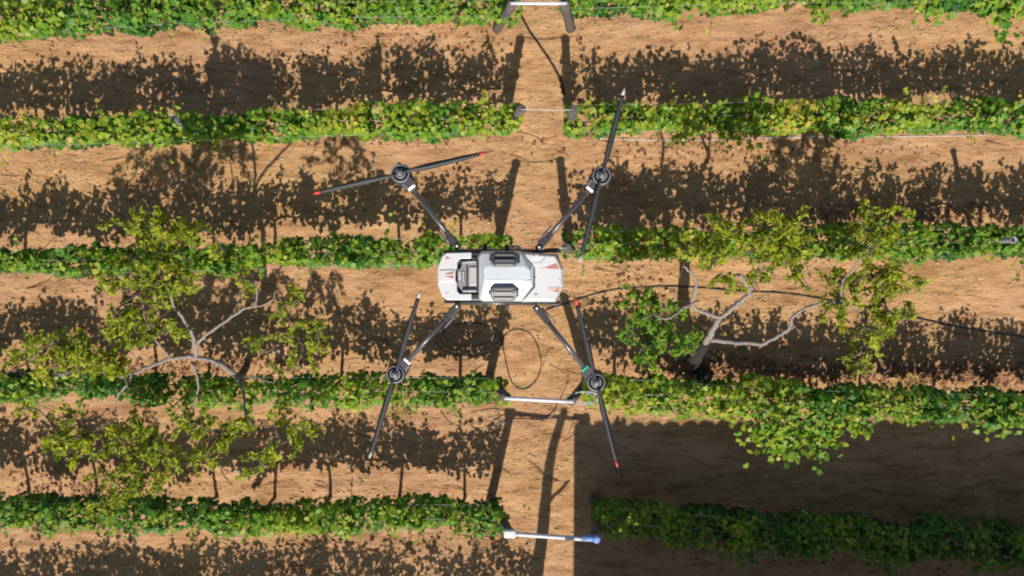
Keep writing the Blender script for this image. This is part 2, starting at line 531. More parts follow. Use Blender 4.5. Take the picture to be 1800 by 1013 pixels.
vine_row('fourth grapevine row from the top, right of the path, shoots sprawling out below it', [(1045, 690), (1400, 712), (1800, 722), (2120, 728)], dens=520, width=.33, seed=141, bright=.0,
         droops=[(1345, 752, 50, 40, 1.15, 90), (1400, 772, 60, 36, 1.1, 110), (1445, 765, 40, 50, 1.05, 80), (1500, 750, 50, 22, 1.1, 50), (1378, 795, 30, 20, 1.0, 30), (1745, 752, 70, 20, 1.1, 40)])
vine_row('lowest grapevine row left of the path, beside the white pipe crossbar', [(-330, 905), (0, 908), (400, 918), (856, 916)], dens=480, width=.28, seed=161, bright=-.04)
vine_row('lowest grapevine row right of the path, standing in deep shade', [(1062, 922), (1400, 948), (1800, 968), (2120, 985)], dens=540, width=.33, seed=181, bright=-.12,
         droops=[(1300, 975, 30, 20, .9, 25), (1570, 985, 40, 25, .9, 40), (1720, 985, 40, 25, .9, 35)])
vine_row('grapevine row just below the picture, throwing its shadow up into the frame', [(-330, 1160), (0, 1158), (400, 1152), (905, 1150)], dens=520, width=.30, seed=201, high=1.55, thin=[(0, 1), (430, 1), (520, .55), (900, .6)])

# ------------------------------------------------------------------ trellis end frames and posts
def post_mesh(b, t, r0, r1, cap=True):
    m = MB()
    b, t = Vector(b), Vector(t)
    m.tube([b.lerp(t, k / 6) for k in range(7)], [r0 + (r1 - r0) * k / 6 for k in range(7)], 10, jit=.05)
    return m

def end_frame(label, lb, lt, rb, rt, bar, ztop=1.6, wood='post_wood', rad=(.085, .07)):
    """two end posts across the path; lb/rb are foot pixels on the ground, lt/rt the pixels of the tops"""
    L0, L1, R0, R1 = P(*lb), P(*lt, ztop), P(*rb), P(*rt, ztop)
    O = (L0 + R0) / 2
    root = tag(link('trellis_arch', None, loc=O), label, 'trellis arch', 'end frames across the path')
    for b, t in ((L0, L1), (R0, R1)):
        b = b - Vector((0, 0, .1))
        m = post_mesh(b - O, t - O, *rad)
        p = m.build('post', M[wood], root)
        c = MB().lathe(t - O, [(rad[1] * 1.15, -.03), (rad[1] * 1.15, .006), (rad[1] * .8, .016), (rad[1] * .3, .02)], 14)
        c.build('post_cap', M['post_wood'], p)
    A, B = L1 - O + Vector((0, 0, .05)), R1 - O + Vector((0, 0, .05))
    if bar:
        MB().tube([A + (A - B) * .03, A.lerp(B, .3), A.lerp(B, .7), B + (B - A) * .03], bar, 12).build('crossbar', M['pipe_white'], root)
    else:
        MB().tube([A.lerp(B, k / 8) - Vector((0, 0, .05 * math.sin(math.pi * k / 8))) for k in range(9)], .007, 6).build('wire', M['wire'], root)
    return root

end_frame('white pipe crossbar on two posts across the path at the top edge', (872, 50), (900, 8), (1004, 50), (993, 8), .026)
end_frame('two round topped posts joined by a thin wire across the path', (884, 226), (916, 193), (1001, 226), (1006, 194), 0)
end_frame('leaning end posts mostly under the drone with a wire across the path', (868, 440), (908, 440), (1004, 440), (996, 436), 0)
end_frame('white pipe crossbar on leaning posts across the path just below the drone', (858, 664), (890, 699), (1038, 664), (1004, 705), .032)
e = end_frame('pale pipe crossbar with a blue end cap across the path near the bottom edge', (860, 876), (896, 936), (1046, 878), (1046, 947), .034)
O = e.location
b1, b0 = P(1046, 947, 1.65) - O, P(896, 936, 1.65) - O
MB().tube([b1 + Vector((-.22, 0.02, .003)), b1 + Vector((.05, -.004, .003))], .050, 12).build('blue_end', M['blue'], e)
MB().lathe(b1 + Vector((.02, 0, -.02)), [(.062, 0), (.070, .03), (.062, .07), (.03, .085)], 16).build('end_cap', M['blue'], e)
MB().box(b0 + Vector((0, -.02, 0)), (.10, .07, .045)).build('bracket', M['pipe_white'], e, bevel=.035, seg=4)

def mid_post(label, base, top, z, r=.045):
    b, t = P(*base), P(*top, z)
    root = tag(link('trellis_post', None, loc=b), label, 'post', 'posts within the rows')
    sh = MB()
    d = (t - b)
    # open steel channel: three plates
    sh.tube([Vector((0, 0, -.1)), d], r * .8, 8)
    sh.build('shaft', M['galv'], root)
    MB().lathe(d, [(r * 1.05, -.02), (r * 1.05, .008), (r * .8, .012), (r * .7, -.01)], 16).build('cap', M['galv'], root)
    MB().lathe(d + Vector((0, 0, .001)), [(r * .62, -.005), (r * .62, .004)], 12).build('plug', M['dark'], root)
mid_post('slim leaning steel post standing in the second row near the left', (345, 246), (306, 206), 1.75)
mid_post('round steel post top poking out of the middle row at the right edge', (1712, 425), (1781, 422), 1.65, .055)

# ------------------------------------------------------------------ trees
LIMB_K = [.66]
def limb(m, pts, r0, r1, n=9):
    """pts: (px, py, z)"""
    c = catmull([P(*p) for p in pts], 6)
    k = len(c) - 1
    c = [p + Vector((random.uniform(-.012, .012), random.uniform(-.012, .012), 0)) for p in c]
    m.tube(c, [LIMB_K[0] * (r0 + (r1 - r0) * i / k) for i in range(k + 1)], n, jit=.10)
    return c

def clump_leaves(clumps, zdef, dens, size, seed):
    P_, N_, T_, S_, H_, tw = [], [], [], [], [], []
    for (px, py, rx, ry, *rest) in clumps:
        z = rest[0] if rest else zdef
        sc = (CAM_H - z) / FPX
        c = np.array(P(px, py, z))
        area = math.pi * rx * ry * sc * sc
        nt_ = max(4, int(area * 64))
        for _ in range(nt_):
            a, rr = rng.uniform(0, 2 * math.pi), math.sqrt(rng.uniform(0, 1))
            st = c + np.array([rx * sc * rr * math.cos(a), ry * sc * rr * math.sin(a), rng.normal(0, .22)])
            le = rng.uniform(.14, .36)
            d = np.array([rng.normal(0, .7), rng.normal(-.15, .8), rng.normal(-.05, .4)])
            d /= np.linalg.norm(d)
            k = max(5, int(dens * le * 1.15))
            t = rng.uniform(0, 1, k)
            q = st + (t[:, None] - .5) * le * d
            q[:, 2] -= .25 * le * t * t
            q += rng.normal(0, .028, (k, 3))
            P_.append(q)
            N_.append(np.stack([rng.normal(0, .45, k), rng.normal(-.1, .45, k), rng.uniform(.25, 1, k)], -1))
            tb = rng.normal(.5, .14)
            T_.append(np.clip(tb + rng.normal(0, .15, k), 0, 1))
            S_.append(rng.uniform(.8, 1.35, k) * size * 1.22)
            H_.append(np.tile(d, (k, 1)) + rng.normal(0, .7, (k, 3)))
            tw.append((st - d * le * .5, st + d * le * .5, c))
    return np.concatenate(P_), np.concatenate(N_), np.concatenate(T_), np.concatenate(S_), np.concatenate(H_), tw

def make_tree(name, label, base, trunk_pts, limbs, groups):
    b = P(*base)
    root = tag(link(name, None, loc=b), label, 'tree')
    O = np.array(b)
    m = MB()
    nodes = list(limb(m, trunk_pts[0], *trunk_pts[1]))
    m.v = [tuple(np.array(v) - O) for v in m.v]
    trunk = m.build('trunk', M[trunk_pts[2]], root)
    for pts, r0, r1 in limbs:
        m = MB()
        nodes += limb(m, pts, r0, r1)
        m.v = [tuple(np.array(v) - O) for v in m.v]
        m.build('branch', M['bark'], root)
    nod = np.array([tuple(v) for v in nodes])
    for clumps, z, mt, dens, size in groups:
        p, n_, t_, s_, h_, tw = clump_leaves(clumps, z, dens, size, 0)
        v, f, t = scatter_leaves(NARROW, p, s_, n_, t_, h_)
        cr = link('crown', np_mesh('crown', v - O, f, M[mt], t), root)
        cr['kind'] = 'stuff'
        m = MB()
        seen = set()
        for a, c2, cc in tw:
            m.tube([a - O, (a + c2) / 2 - O, c2 - O], .004, 4, cap=False)
            m.tube([cc - O, (cc + a) / 2 + rng.normal(0, .04, 3) - O, a - O], .006, 4, cap=False)
            key = tuple(np.round(cc, 3))
            if key not in seen:
                seen.add(key)
                j = int(np.argmin(np.sum((nod - cc) ** 2, 1)))
                md = (nod[j] + cc) / 2 + rng.normal(0, .10, 3)
                m.tube([v_ - O for v_ in catmull_np([nod[j], md, cc])], [.016, .015, .014, .013, .012, .011, .010, .009, .008], 5)
                nod = np.vstack([nod, cc])
        m.build('twigs', M['vine_wood'], cr)
    return root
def catmull_np(p):
    return [np.array(v) for v in catmull([Vector(x) for x in p], 4)]

make_tree('open_crowned_tree', 'sparse tree with pale bare limbs and olive leaf clumps, left of the drone', (418, 668),
    ([(418, 668, -.1), (424, 676, .5), (420, 668, 1.2), (400, 648, 1.8), (380, 637, 2.2)], (.10, .062), 'bark'),
    [([(380, 637, 2.2), (345, 628, 2.5), (300, 630, 2.6), (255, 648, 2.7), (215, 664, 2.8)], .058, .025),
     ([(345, 628, 2.5), (340, 595, 2.7), (322, 560, 2.9), (305, 536, 3.0), (300, 500, 3.1)], .045, .022),
     ([(343, 625, 2.5), (352, 600, 2.7), (395, 565, 2.9), (430, 543, 3.0), (455, 540, 3.0), (484, 526, 3.1)], .040, .014),
     ([(449, 541, 3.0), (452, 520, 3.1), (450, 492, 3.2)], .020, .012),
     ([(418, 664, 1.5), (440, 662, 1.8), (462, 668, 2.0), (482, 674, 2.1)], .030, .010),
     ([(420, 668, 1.2), (430, 700, 1.6), (432, 730, 1.8), (455, 760, 2.0)], .040, .020),
     ([(230, 660, 2.75), (222, 680, 2.5), (205, 700, 2.3), (202, 735, 2.2)], .028, .012),
     ([(300, 630, 2.6), (275, 600, 2.9), (255, 560, 3.1), (245, 500, 3.0), (255, 430, 2.9)], .022, .007),
     ([(340, 640, 2.4), (348, 680, 2.3), (340, 720, 2.2), (330, 745, 2.2)], .030, .014),
     ([(215, 664, 2.8), (150, 650, 2.9), (90, 665, 2.9)], .022, .010)],
    [([(250, 398, 26, 22), (236, 385, 14, 20), (272, 388, 14, 20), (318, 395, 16, 24), (290, 425, 50, 16), (340, 410, 22, 14), (235, 462, 34, 18), (290, 470, 30, 16),
       (215, 500, 34, 18), (265, 505, 40, 26), (205, 555, 24, 36), (235, 575, 26, 32), (275, 560, 22, 30), (290, 590, 20, 20), (315, 495, 22, 26),
       (95, 600, 34, 22), (130, 610, 34, 22), (60, 620, 24, 14), (170, 635, 40, 20), (215, 650, 26, 26), (100, 645, 40, 14), (25, 650, 24, 20)], 3.0, 'tree_olive', 88, .070),
     ([(440, 492, 13, 22), (512, 512, 16, 14), (500, 545, 16, 14), (540, 575, 26, 9), (500, 590, 14, 16), (520, 640, 36, 14), (450, 610, 16, 14), (560, 600, 14, 14), (395, 445, 30, 10)], 3.0, 'tree_olive', 70, .066),
     ([(110, 770, 28, 22), (150, 790, 40, 24), (205, 765, 34, 24), (240, 800, 40, 26), (190, 835, 34, 18), (225, 865, 26, 22), (180, 885, 16, 16), (270, 770, 24, 26),
       (340, 742, 34, 22), (385, 765, 34, 20), (360, 800, 40, 20), (410, 745, 22, 14), (300, 800, 26, 20), (270, 850, 24, 18)], 2.3, 'tree_olive', 90, .072),
     ([(505, 775, 26, 18), (530, 760, 16, 16), (470, 800, 22, 14), (440, 825, 18, 12), (485, 730, 12, 20), (130, 735, 16, 14), (35, 720, 14, 20)], 2.2, 'tree_olive', 76, .070)])

LIMB_K[0] = .84
bt = make_tree('bare_limbed_tree', 'small tree with crooked bare pale limbs from a near-black trunk, right of the drone', (1219, 652),
    ([(1219, 652, -.1), (1214, 646, .35), (1220, 632, .8), (1234, 610, 1.3), (1241, 601, 1.5)], (.20, .085), 'dark_bark_and_shadow'),
    [([(1240, 602, 1.5), (1250, 585, 1.75), (1265, 560, 2.0)], .068, .055),
     ([(1265, 560, 2.0), (1290, 540, 2.2), (1312, 522, 2.35), (1318, 515, 2.4), (1308, 490, 2.6), (1300, 483, 2.7), (1290, 485, 2.75)], .050, .018),
     ([(1265, 560, 2.0), (1240, 550, 2.15), (1217, 537, 2.3), (1222, 510, 2.45), (1224, 495, 2.5), (1215, 480, 2.6), (1202, 468, 2.7)], .042, .018),
     ([(1217, 537, 2.3), (1200, 543, 2.35), (1180, 558, 2.4), (1160, 560, 2.4), (1150, 553, 2.4)], .024, .012),
     ([(1246, 598, 1.45), (1290, 602, 1.6), (1340, 605, 1.8), (1350, 600, 1.85), (1385, 580, 2.05), (1393, 560, 2.2), (1410, 545, 2.3), (1450, 532, 2.4), (1480, 532, 2.5)], .046, .018),
     ([(1385, 580, 2.05), (1398, 573, 2.1)], .02, .014),
     ([(1318, 515, 2.4), (1330, 480, 2.6), (1345, 430, 2.8), (1350, 400, 2.9)], .022, .010),
     ([(1330, 480, 2.6), (1355, 470, 2.6), (1380, 462, 2.7)], .016, .008),
     ([(1480, 532, 2.5), (1480, 500, 2.6), (1500, 470, 2.7), (1515, 450, 2.8), (1540, 410, 2.9)], .020, .010),
     ([(1480, 532, 2.5), (1510, 550, 2.5), (1530, 575, 2.5)], .016, .008)],
    [([(1255, 385, 14, 26), (1335, 395, 16, 16), (1365, 395, 26, 24), (1395, 410, 28, 26), (1400, 445, 26, 24), (1520, 390, 14, 26), (1556, 385, 13, 22), (1545, 415, 28, 26), (1530, 440, 26, 18),
       (1320, 440, 34, 20), (1250, 430, 30, 18), (1290, 410, 18, 14), (1250, 460, 26, 14), (1280, 495, 24, 12), (1410, 485, 11, 18), (1330, 500, 12, 18), (1365, 450, 20, 14)], 2.8, 'tree_olive', 86, .070),
     ([(1120, 515, 16, 20), (1140, 535, 24, 18), (1115, 560, 16, 24), (1150, 575, 28, 18), (1135, 605, 26, 18), (1180, 600, 30, 18), (1215, 598, 18, 14), (1140, 632, 12, 14), (1190, 545, 16, 14), (1105, 590, 14, 16)], 2.1, 'tree_green', 74, .078),
     ([(1465, 480, 14, 28), (1475, 520, 14, 20), (1500, 500, 22, 22), (1545, 480, 30, 26), (1580, 475, 20, 24), (1555, 515, 34, 20), (1590, 545, 16, 20), (1545, 550, 30, 16), (1475, 555, 12, 26),
       (1510, 590, 22, 18), (1560, 590, 16, 20), (1520, 615, 12, 18), (1515, 640, 8, 12)], 2.5, 'tree_olive', 92, .066)])

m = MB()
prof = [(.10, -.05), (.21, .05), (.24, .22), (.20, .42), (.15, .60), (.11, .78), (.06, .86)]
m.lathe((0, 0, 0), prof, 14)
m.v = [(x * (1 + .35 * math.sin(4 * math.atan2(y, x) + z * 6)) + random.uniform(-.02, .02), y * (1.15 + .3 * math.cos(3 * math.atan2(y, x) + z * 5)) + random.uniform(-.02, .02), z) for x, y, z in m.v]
m.build('burl', M['dark_bark_and_shadow'], bt)
# ------------------------------------------------------------------ hose, twig, painted shadow strip
def ground_tube(name, label, cat, pts, r, mt, n=8):
    c = catmull([P(x, y, 0) for x, y in pts], 7)
    O = c[0].copy()
    c = [Vector((p.x, p.y, float(ground_z(p.x, p.y)) + r * .9)) - O for p in c]
    if isinstance(mt, tuple):
        mt = M[mt[0]]
    o = MB().tube(c, r, n).build(name, M[mt] if isinstance(mt, str) else mt, None, O)
    return tag(o, label, cat)
ground_tube('irrigation_hose', 'black irrigation hose running from the drone out to the right', 'hose',
    [(960, 545), (1000, 532), (1050, 516), (1100, 507), (1190, 504), (1300, 512), (1380, 516), (1440, 525), (1560, 548), (1680, 574), (1800, 592), (1950, 612), (2080, 625)], .013, 'hose')
ground_tube('loop_of_hose', 'single oval loop of black hose lying on the path', 'hose',
    [(880, 600), (892, 585), (912, 579), (935, 590), (949, 622), (950, 650), (938, 674), (918, 684), (900, 672), (890, 640), (884, 610), (878, 590)], .010, 'hose')
coil = []
for k in range(60):
    a = k / 60 * 2 * math.pi * 2.6
    coil.append((828 + (44 + .28 * k) * math.cos(a), 586 + .22 * k + (20 + .16 * k) * math.sin(a)))
ground_tube('coiled_hose', 'coiled black hose in the shade below the drone', 'hose', coil, .006, 'hose', 6)
ground_tube('path_shadow_strip', 'dark slender strip standing in for a diagonal shadow across the path near the top edge', 'shadow strip', [(913, 24), (935, 62), (965, 104), (985, 142), (992, 168)], .019, 'dark_bark_and_shadow')  # dark tube laid down as the diagonal shadow on the path
ground_tube('drip_line', 'thin pale drip line lying below the second row, right of the path', 'drip line', [(1040, 243), (1200, 247), (1400, 241), (1600, 240), (1740, 238)], .007, 'pipe_white', 6)
# tangle of loose pale wire at the row end below the drone's right arm
wb = P(1020, 700, 1.5)
wt = MB()
for k in range(9):
    a0 = random.uniform(0, 6.28)
    lp = []
    for j in range(7):
        a = a0 + j / 6 * random.uniform(2.0, 4.2)
        lp.append(Vector((.06 + .26 * math.cos(a) * random.uniform(.8, 1.2), .10 * math.sin(a) * random.uniform(.8, 1.2), random.uniform(-.05, .05))))
    wt.tube(catmull(lp, 4), .0035, 4)
tag(wt.build('wire_tangle', M['pipe_white'], None, wb), 'loose tangle of pale wire at the row end below the green lamp', 'wire')
# pale dry twig with forks
b = P(905, 735)
root = MB()
for pts, r0, r1 in (([(940, 737, .05), (905, 736, .10), (880, 744, .12), (852, 756, .05)], .014, .008), ([(880, 744, .12), (870, 730, .16), (866, 716, .2)], .008, .004),
                    ([(905, 736, .10), (860, 740, .2), (825, 746, .16)], .008, .004), ([(940, 737, .05), (965, 734, .07), (985, 715, .12), (1000, 692, .2)], .012, .007), ([(965, 734, .07), (950, 745, .05)], .006, .004)):
    c = catmull([P(*p) for p in pts], 4)
    root.tube([p - b for p in c], [r0 + (r1 - r0) * i / (len(c) - 1) for i in range(len(c))], 6, jit=.1)
tag(root.build('dry_twig', M['bark'], None, b), 'pale forked dry twig under the white crossbar below the drone', 'twig')

# ------------------------------------------------------------------ things just outside the frame whose shadows are in it
b = P(926, 1132)
root = tag(link('leafless_tree', None, loc=b), 'leafless leaning tree below the picture, its thin shadow along the path', 'tree')
tp = [b + Vector(v) for v in ((0, 0, -.1), (.12, 0, 1.0), (.27, .02, 2.0), (.36, .0, 3.0), (.46, .03, 3.7), (.68, .02, 4.5))]
c = catmull(tp, 5)
MB().tube([p - b for p in c], [.145 - .075 * i / (len(c) - 1) for i in range(len(c))], 10, jit=.08).build('trunk', M['bark'], root)
MB().tube([Vector(v) for v in ((.33, .01, 2.65), (.5, .05, 2.85), (.78, .02, 3.15))], [.04, .03, .022], 7, jit=.1).build('branch', M['bark'], root)
MB().tube([Vector(v) for v in ((.38, .01, 3.2), (.25, -.05, 3.4), (.02, .02, 3.55))], [.022, .016, .008], 6, jit=.1).build('branch', M['bark'], root)

def farm_shed():
    x0, x1, y0, y1 = 1.16, 14.5, -12.6, -7.35
    hN, hS = 4.20, 3.4
    root = tag(link('farm_shed', None, loc=(x0, y1, 0)), 'plastered farm shed below the picture whose shadow covers the lower right', 'shed')
    O = Vector((x0, y1, 0))
    m = MB()
    V = lambda x, y, z: Vector((x, y, z)) - O
    m.prism([V(x0, y0, -.2), V(x1, y0, -.2), V(x1, y1, -.2), V(x0, y1, -.2)], [V(x0, y0, hS), V(x1, y0, hS), V(x1, y1, hN), V(x0, y1, hN)])
    m.build('wall', M['plaster'], root)
    n = 42
    sl = (hN - hS) / (y1 - y0)
    top = MB()
    wdt = (x1 - x0 + .1) / n
    for k in range(n):
        xa = x0 - .02 + k * wdt
        zz = lambda y: hS + (y - y0) * sl
        top.tube([V(xa + wdt / 2, y0 - .25, zz(y0 - .25) + .03), V(xa + wdt / 2, y1 + .06, zz(y1 + .06) + .03)], wdt * .56, 6)
    top.build('roof', M['roof'], root)
    for xa, w_, za, zb, nm, mt in ((4, 1.8, 0, 2.3, 'door', 'door'), (2.0, .9, 1.3, 2.3, 'window', 'glass'), (7.5, .9, 1.3, 2.3, 'window', 'glass'), (10.5, .9, 1.3, 2.3, 'window', 'glass')):
        d = MB().box(V(xa + w_ / 2, y1 + .01, (za + zb) / 2), (w_ / 2, .03, (zb - za) / 2)).build(nm, M[mt], root)
        fr = MB()
        for sx in (-1, 1):
            fr.box(V(xa + w_ / 2 + sx * (w_ / 2 + .04), y1 + .02, (za + zb) / 2), (.04, .05, (zb - za) / 2))
        fr.box(V(xa + w_ / 2, y1 + .02, zb + .04), (w_ / 2 + .08, .052, .04))
        fr.build('frame', M['post_wood'], d)
farm_shed()

# ------------------------------------------------------------------ the spraying drone
DZ = 9.1
DO = P(880, 487, DZ) - Vector((0, 0, .40))
drone = tag(link('spray_drone', None, loc=DO), 'white four-armed spraying drone hovering over the path with two dark tank lids', 'drone')
def D(px, py, h=0.0):
    return P(px, py, DZ + h) - DO
def DV(pts, h):
    return [D(x, y, h) for x, y in pts]
PX = (CAM_H - DZ) / FPX            # metres per photograph pixel at the drone

def shift(pts, cx, cy, k):
    return [(cx + (x - cx) * k, cy + (y - cy) * k) for x, y in pts]
# chassis below the shells
m = MB().prism(DV([(782, 446), (980, 446), (988, 470), (988, 505), (980, 530), (782, 529), (773, 505), (773, 468)], -.10), DV([(782, 446), (980, 446), (988, 470), (988, 505), (980, 530), (782, 529), (773, 505), (773, 468)], .02))
chassis = m.build('chassis', M['dark'], drone, bevel=.012)
# tail shell with battery bay
tail = [(829, 443.5), (785, 444.5), (777.5, 450), (769.5, 470), (769.5, 501), (777.5, 521), (786, 528), (829, 528), (829, 516.5), (808, 516.5), (803.5, 511), (803.5, 497), (801, 494), (801, 475), (804, 471), (804, 462), (809, 455), (829, 455)]
m = MB().prism(DV(shift(tail, 815, 487, .985), -.06), DV(tail, .06))
m.build('tail_shell', M['body'], drone, bevel=.010, seg=3)
m = MB().prism(DV([(772, 474), (801, 473), (801, 496), (772, 498)], .0602), DV([(774, 476), (799, 475), (799, 494), (774, 496)], .066))
m.build('tail_ridge', M['body'], drone, bevel=.003)
# nose shell
nose = [(918, 443), (978, 447), (984, 460), (991, 473), (991, 501), (984, 517), (977, 531), (916, 531), (938.5, 504), (938.5, 470)]
n_in = [(921, 447), (975, 451), (980.5, 461), (986, 474), (986, 500), (980.5, 515), (974, 527), (921, 527), (940.5, 504.5), (940.5, 469.5)]
m = MB().rings([DV(shift(nose, 950, 487, .98), -.08), DV(nose, .015), DV(n_in, .055)])
nose_o = m.build('nose_shell', M['body'], drone, bevel=.005, seg=3)
MB().lathe(D(943, 451, .055), [(.017, -.004), (.017, .010), (.012, .016), (.004, .018)], 18).build('position_beacon', M['body'], nose_o)
m = MB().prism(DV([(934, 461.5), (950, 461.5), (958, 451.5), (960, 452.5), (951.5, 463), (934, 463)], .054), DV([(934, 461.5), (950, 461.5), (958, 451.5), (960, 452.5), (951.5, 463), (934, 463)], .0562))
m.build('panel_seam', M['lgrey'], nose_o)
for pts in ([(941, 486), (942.2, 486), (942.2, 488.5), (941, 488.5)], [(939, 517), (945, 517), (945, 518.2), (939, 518.2)], [(982, 489), (983.2, 489), (983.2, 491), (982, 491)]):
    MB().prism(DV(pts, .054), DV(pts, .0575)).build('screw', M['dark'], nose_o)
def decal(pts, h, mt='decal'):
    MB().prism(DV(pts, h - .002), DV(pts, h + .0012)).build('stripe', M[mt], drone)
decal([(978, 463.2), (983.5, 473.2), (966, 472.6), (960, 470)], .0555)
decal([(959.5, 470.2), (965.4, 472.6), (948, 472.0)], .0555, 'decal2')
decal([(984, 504.5), (980, 514.3), (974, 513)], .0555)
decal([(983.6, 504.5), (973.6, 512.9), (964, 510), (963, 506)], .0555, 'decal2')
decal([(783.5, 451.2), (787.5, 452.5), (793, 455), (783, 455.6)], .0605)
decal([(797, 477.2), (797, 482.6), (781, 482)], .0665)
decal([(797, 485), (797, 490.2), (781, 485.6)], .0665)
decal([(782, 514.2), (791, 515.6), (784.5, 518.2)], .0605, 'decal2')
# battery in its bay
bay = [(806, 457), (841, 457), (841, 515), (806, 515)]
MB().prism(DV(bay, -.05), DV(bay, .022)).build('battery_bay', M['dark'], drone)
MB().prism(DV([(829.5, 444.5), (842, 444.5), (842, 456), (829.5, 456)], -.02), DV([(829.5, 444.5), (842, 444.5), (842, 456), (829.5, 456)], .035)).build('bay_gap_filler', M['dark'], drone, bevel=.004)  # dark block added to fill the open side gap
MB().prism(DV([(829.5, 517.5), (842, 517.5), (842, 527), (829.5, 527)], -.02), DV([(829.5, 517.5), (842, 517.5), (842, 527), (829.5, 527)], .035)).build('bay_gap_filler', M['dark'], drone, bevel=.004)  # same dark filler for the gap on the other side
batt = MB().prism(DV([(812, 461), (838, 459), (839, 512), (812, 512), (804.5, 502), (804.5, 474), (810, 471)], -.02), DV([(812, 461), (838, 459), (839, 512), (812, 512), (804.5, 502), (804.5, 474), (810, 471)], .050)).build('battery', M['grey'], drone, bevel=.005)
MB().prism(DV([(824.5, 469), (838, 469), (838, 503), (824.5, 503)], .049), DV([(825, 470), (837.5, 470), (837.5, 502), (825, 502)], .060)).build('battery_cover', M['lgrey'], batt, bevel=.003)
MB().prism(DV([(819.5, 466), (823, 466), (823, 506), (819.5, 506)], .048), DV([(819.5, 466), (823, 466), (823, 506), (819.5, 506)], .053)).build('slot', M['dark'], batt)
MB().prism(DV([(812, 476), (817, 476), (817, 495), (812, 495)], .048), DV([(812, 476), (817, 476), (817, 495), (812, 495)], .054)).build('charge_panel', M['dark'], batt, bevel=.003)
for k in range(4):
    MB().lathe(D(814.5, 479.2 + k * 4.4, .054), [(.0042, -.002), (.0042, .001)], 8).build('charge_light', M['led_white'], batt)
MB().prism(DV([(805.5, 477), (810.5, 477), (810.5, 492), (805.5, 492)], .049), DV([(805.5, 477), (810.5, 477), (810.5, 492), (805.5, 492)], .055)).build('latch', M['lgrey'], batt, bevel=.003)
m = MB()
m.tube([D(814, 511.5, .05), D(814, 511.5, .066), D(837, 511.5, .066), D(837, 511.5, .05)], .0075, 8)
m.build('handle', M['lgrey'], batt)
m = MB()
m.tube([D(813, 461.5, .05), D(813, 461.5, .064), D(836, 460, .064), D(836, 460, .05)], .0060, 8)
m.build('handle', M['lgrey'], batt)
# tank with sloping shoulders
def rounded(x0, x1, y0, y1, rl, chx, chy):
    pts = []
    for a in range(180, 271, 18):          # image y runs down
        pts.append((x0 + rl + rl * math.cos(R(a)), y0 + rl + rl * math.sin(R(a))))
    pts.append((x1 - chx, y0)); pts.append((x1, y0 + chy)); pts.append((x1, y1 - chy)); pts.append((x1 - chx, y1))
    for a in range(90, 181, 18):
        pts.append((x0 + rl + rl * math.cos(R(a)), y1 - rl + rl * math.sin(R(a))))
    return pts
t0 = rounded(841, 938, 441.5, 530, 10, 21, 27)
t1 = rounded(842.5, 937, 443, 528.5, 9, 20.5, 26)
t2 = rounded(845.5, 934.5, 446, 525.5, 8, 19, 24)
t3 = rounded(851, 932, 469, 494, 5, 10, 7)
m = MB().rings([DV(t0, -.12), DV(t0, .045), DV(t1, .062), DV(t2, .074), DV(t3, .104)])
tank = m.build('tank', M['tank'], drone, bevel=.006, seg=3)
MB().prism(DV([(853, 492.6), (933, 493.2), (933, 494.4), (853, 493.8)], .100), DV([(853, 492.6), (933, 493.2), (933, 494.4), (853, 493.8)], .1055)).build('tank_seam', M['tank'], tank)

def lid(cx, cy, tilt, h, mt, mb):
    c = D(cx, cy, h)
    root = None
    mtx = Matrix.Rotation(tilt, 3, 'X')
    def oct_(hx, hy, ch, z):
        hx, hy, ch = hx * PX, hy * PX, ch * PX
        return [c + mtx @ Vector((x, y, z)) for x, y in ((-hx + ch, -hy), (hx - ch, -hy), (hx, -hy + ch), (hx, hy - ch), (hx - ch, hy), (-hx + ch, hy), (-hx, hy - ch), (-hx, -hy + ch))]
    o = MB().rings([oct_(23.5, 13, 7, -.03), oct_(23.5, 13, 7, .022), oct_(20.5, 10.5, 6, .028)]).build('tank_lid', M[mt], drone, bevel=.004)
    for sy in (-1, 1):
        q = c + mtx @ Vector((0, sy * 5.2 * PX, .030))
        fr = MB().box(q, (18.5 * PX, 3.6 * PX, .003), mtx).build('lid_slot', M['dark'], o, bevel=.003)
        q2 = c + mtx @ Vector((0, sy * 5.2 * PX, .034))
        MB().box(q2, (17 * PX, 2.2 * PX, .006), mtx).build('grip_bar', M[mb], o, bevel=.005)
    for sx, n in ((1, 3), (-1, 1)):
        for k in range(n):
            q = c + mtx @ Vector((sx * 24.5 * PX, (k - (n - 1) / 2) * 4.6 * PX, .006))
            MB().box(q, (1.7 * PX, 1.5 * PX, .010), mtx).build('lid_catch', M['dark'], o, bevel=.002)
lid(887, 457, -R(22), .092, 'lid', 'motor')
lid(885.5, 515, R(22), .092, 'lid_sunlit', 'grip_sunlit')
# side rails and pipe loops
for py, s in ((443, -1), (531, 1)):
    MB().tube([D(781, py, 0), D(860, py + s * .5, 0), D(984, py + s * .5, 0)], .0075, 8).build('side_rail', M['dark'], drone)
    MB().tube([p for p in catmull([D(950, py + s, -.02), D(968, py + s * 3.5, -.03), D(982, py + s * 3, -.03), D(983, py - s * 2, -.03)], 5)], .010, 8).build('spray_pipe', M['dark'], drone)
    for x in (853, 891):
        q = D(x, py + s * 7, -.02)
        MB().box(q, (3.6 * PX, 6 * PX, .015)).build('bracket', M['dark'], drone, bevel=.003)
        foot = Vector((q.x, q.y + (-s) * .02, -.02 + .0))
        MB().tube([q, Vector((q.x * 1.2, q.y - s * .0, .06)), Vector((q.x * 1.35, q.y, .0))], .012, 8).build('landing_leg', M['carbon'], drone)
    MB().tube([D(800, py + s * 2, -.385), D(945, py + s * 2, -.385)], .013, 8).build('landing_skid', M['carbon'], drone)
    for x in (870, 905):
        pass

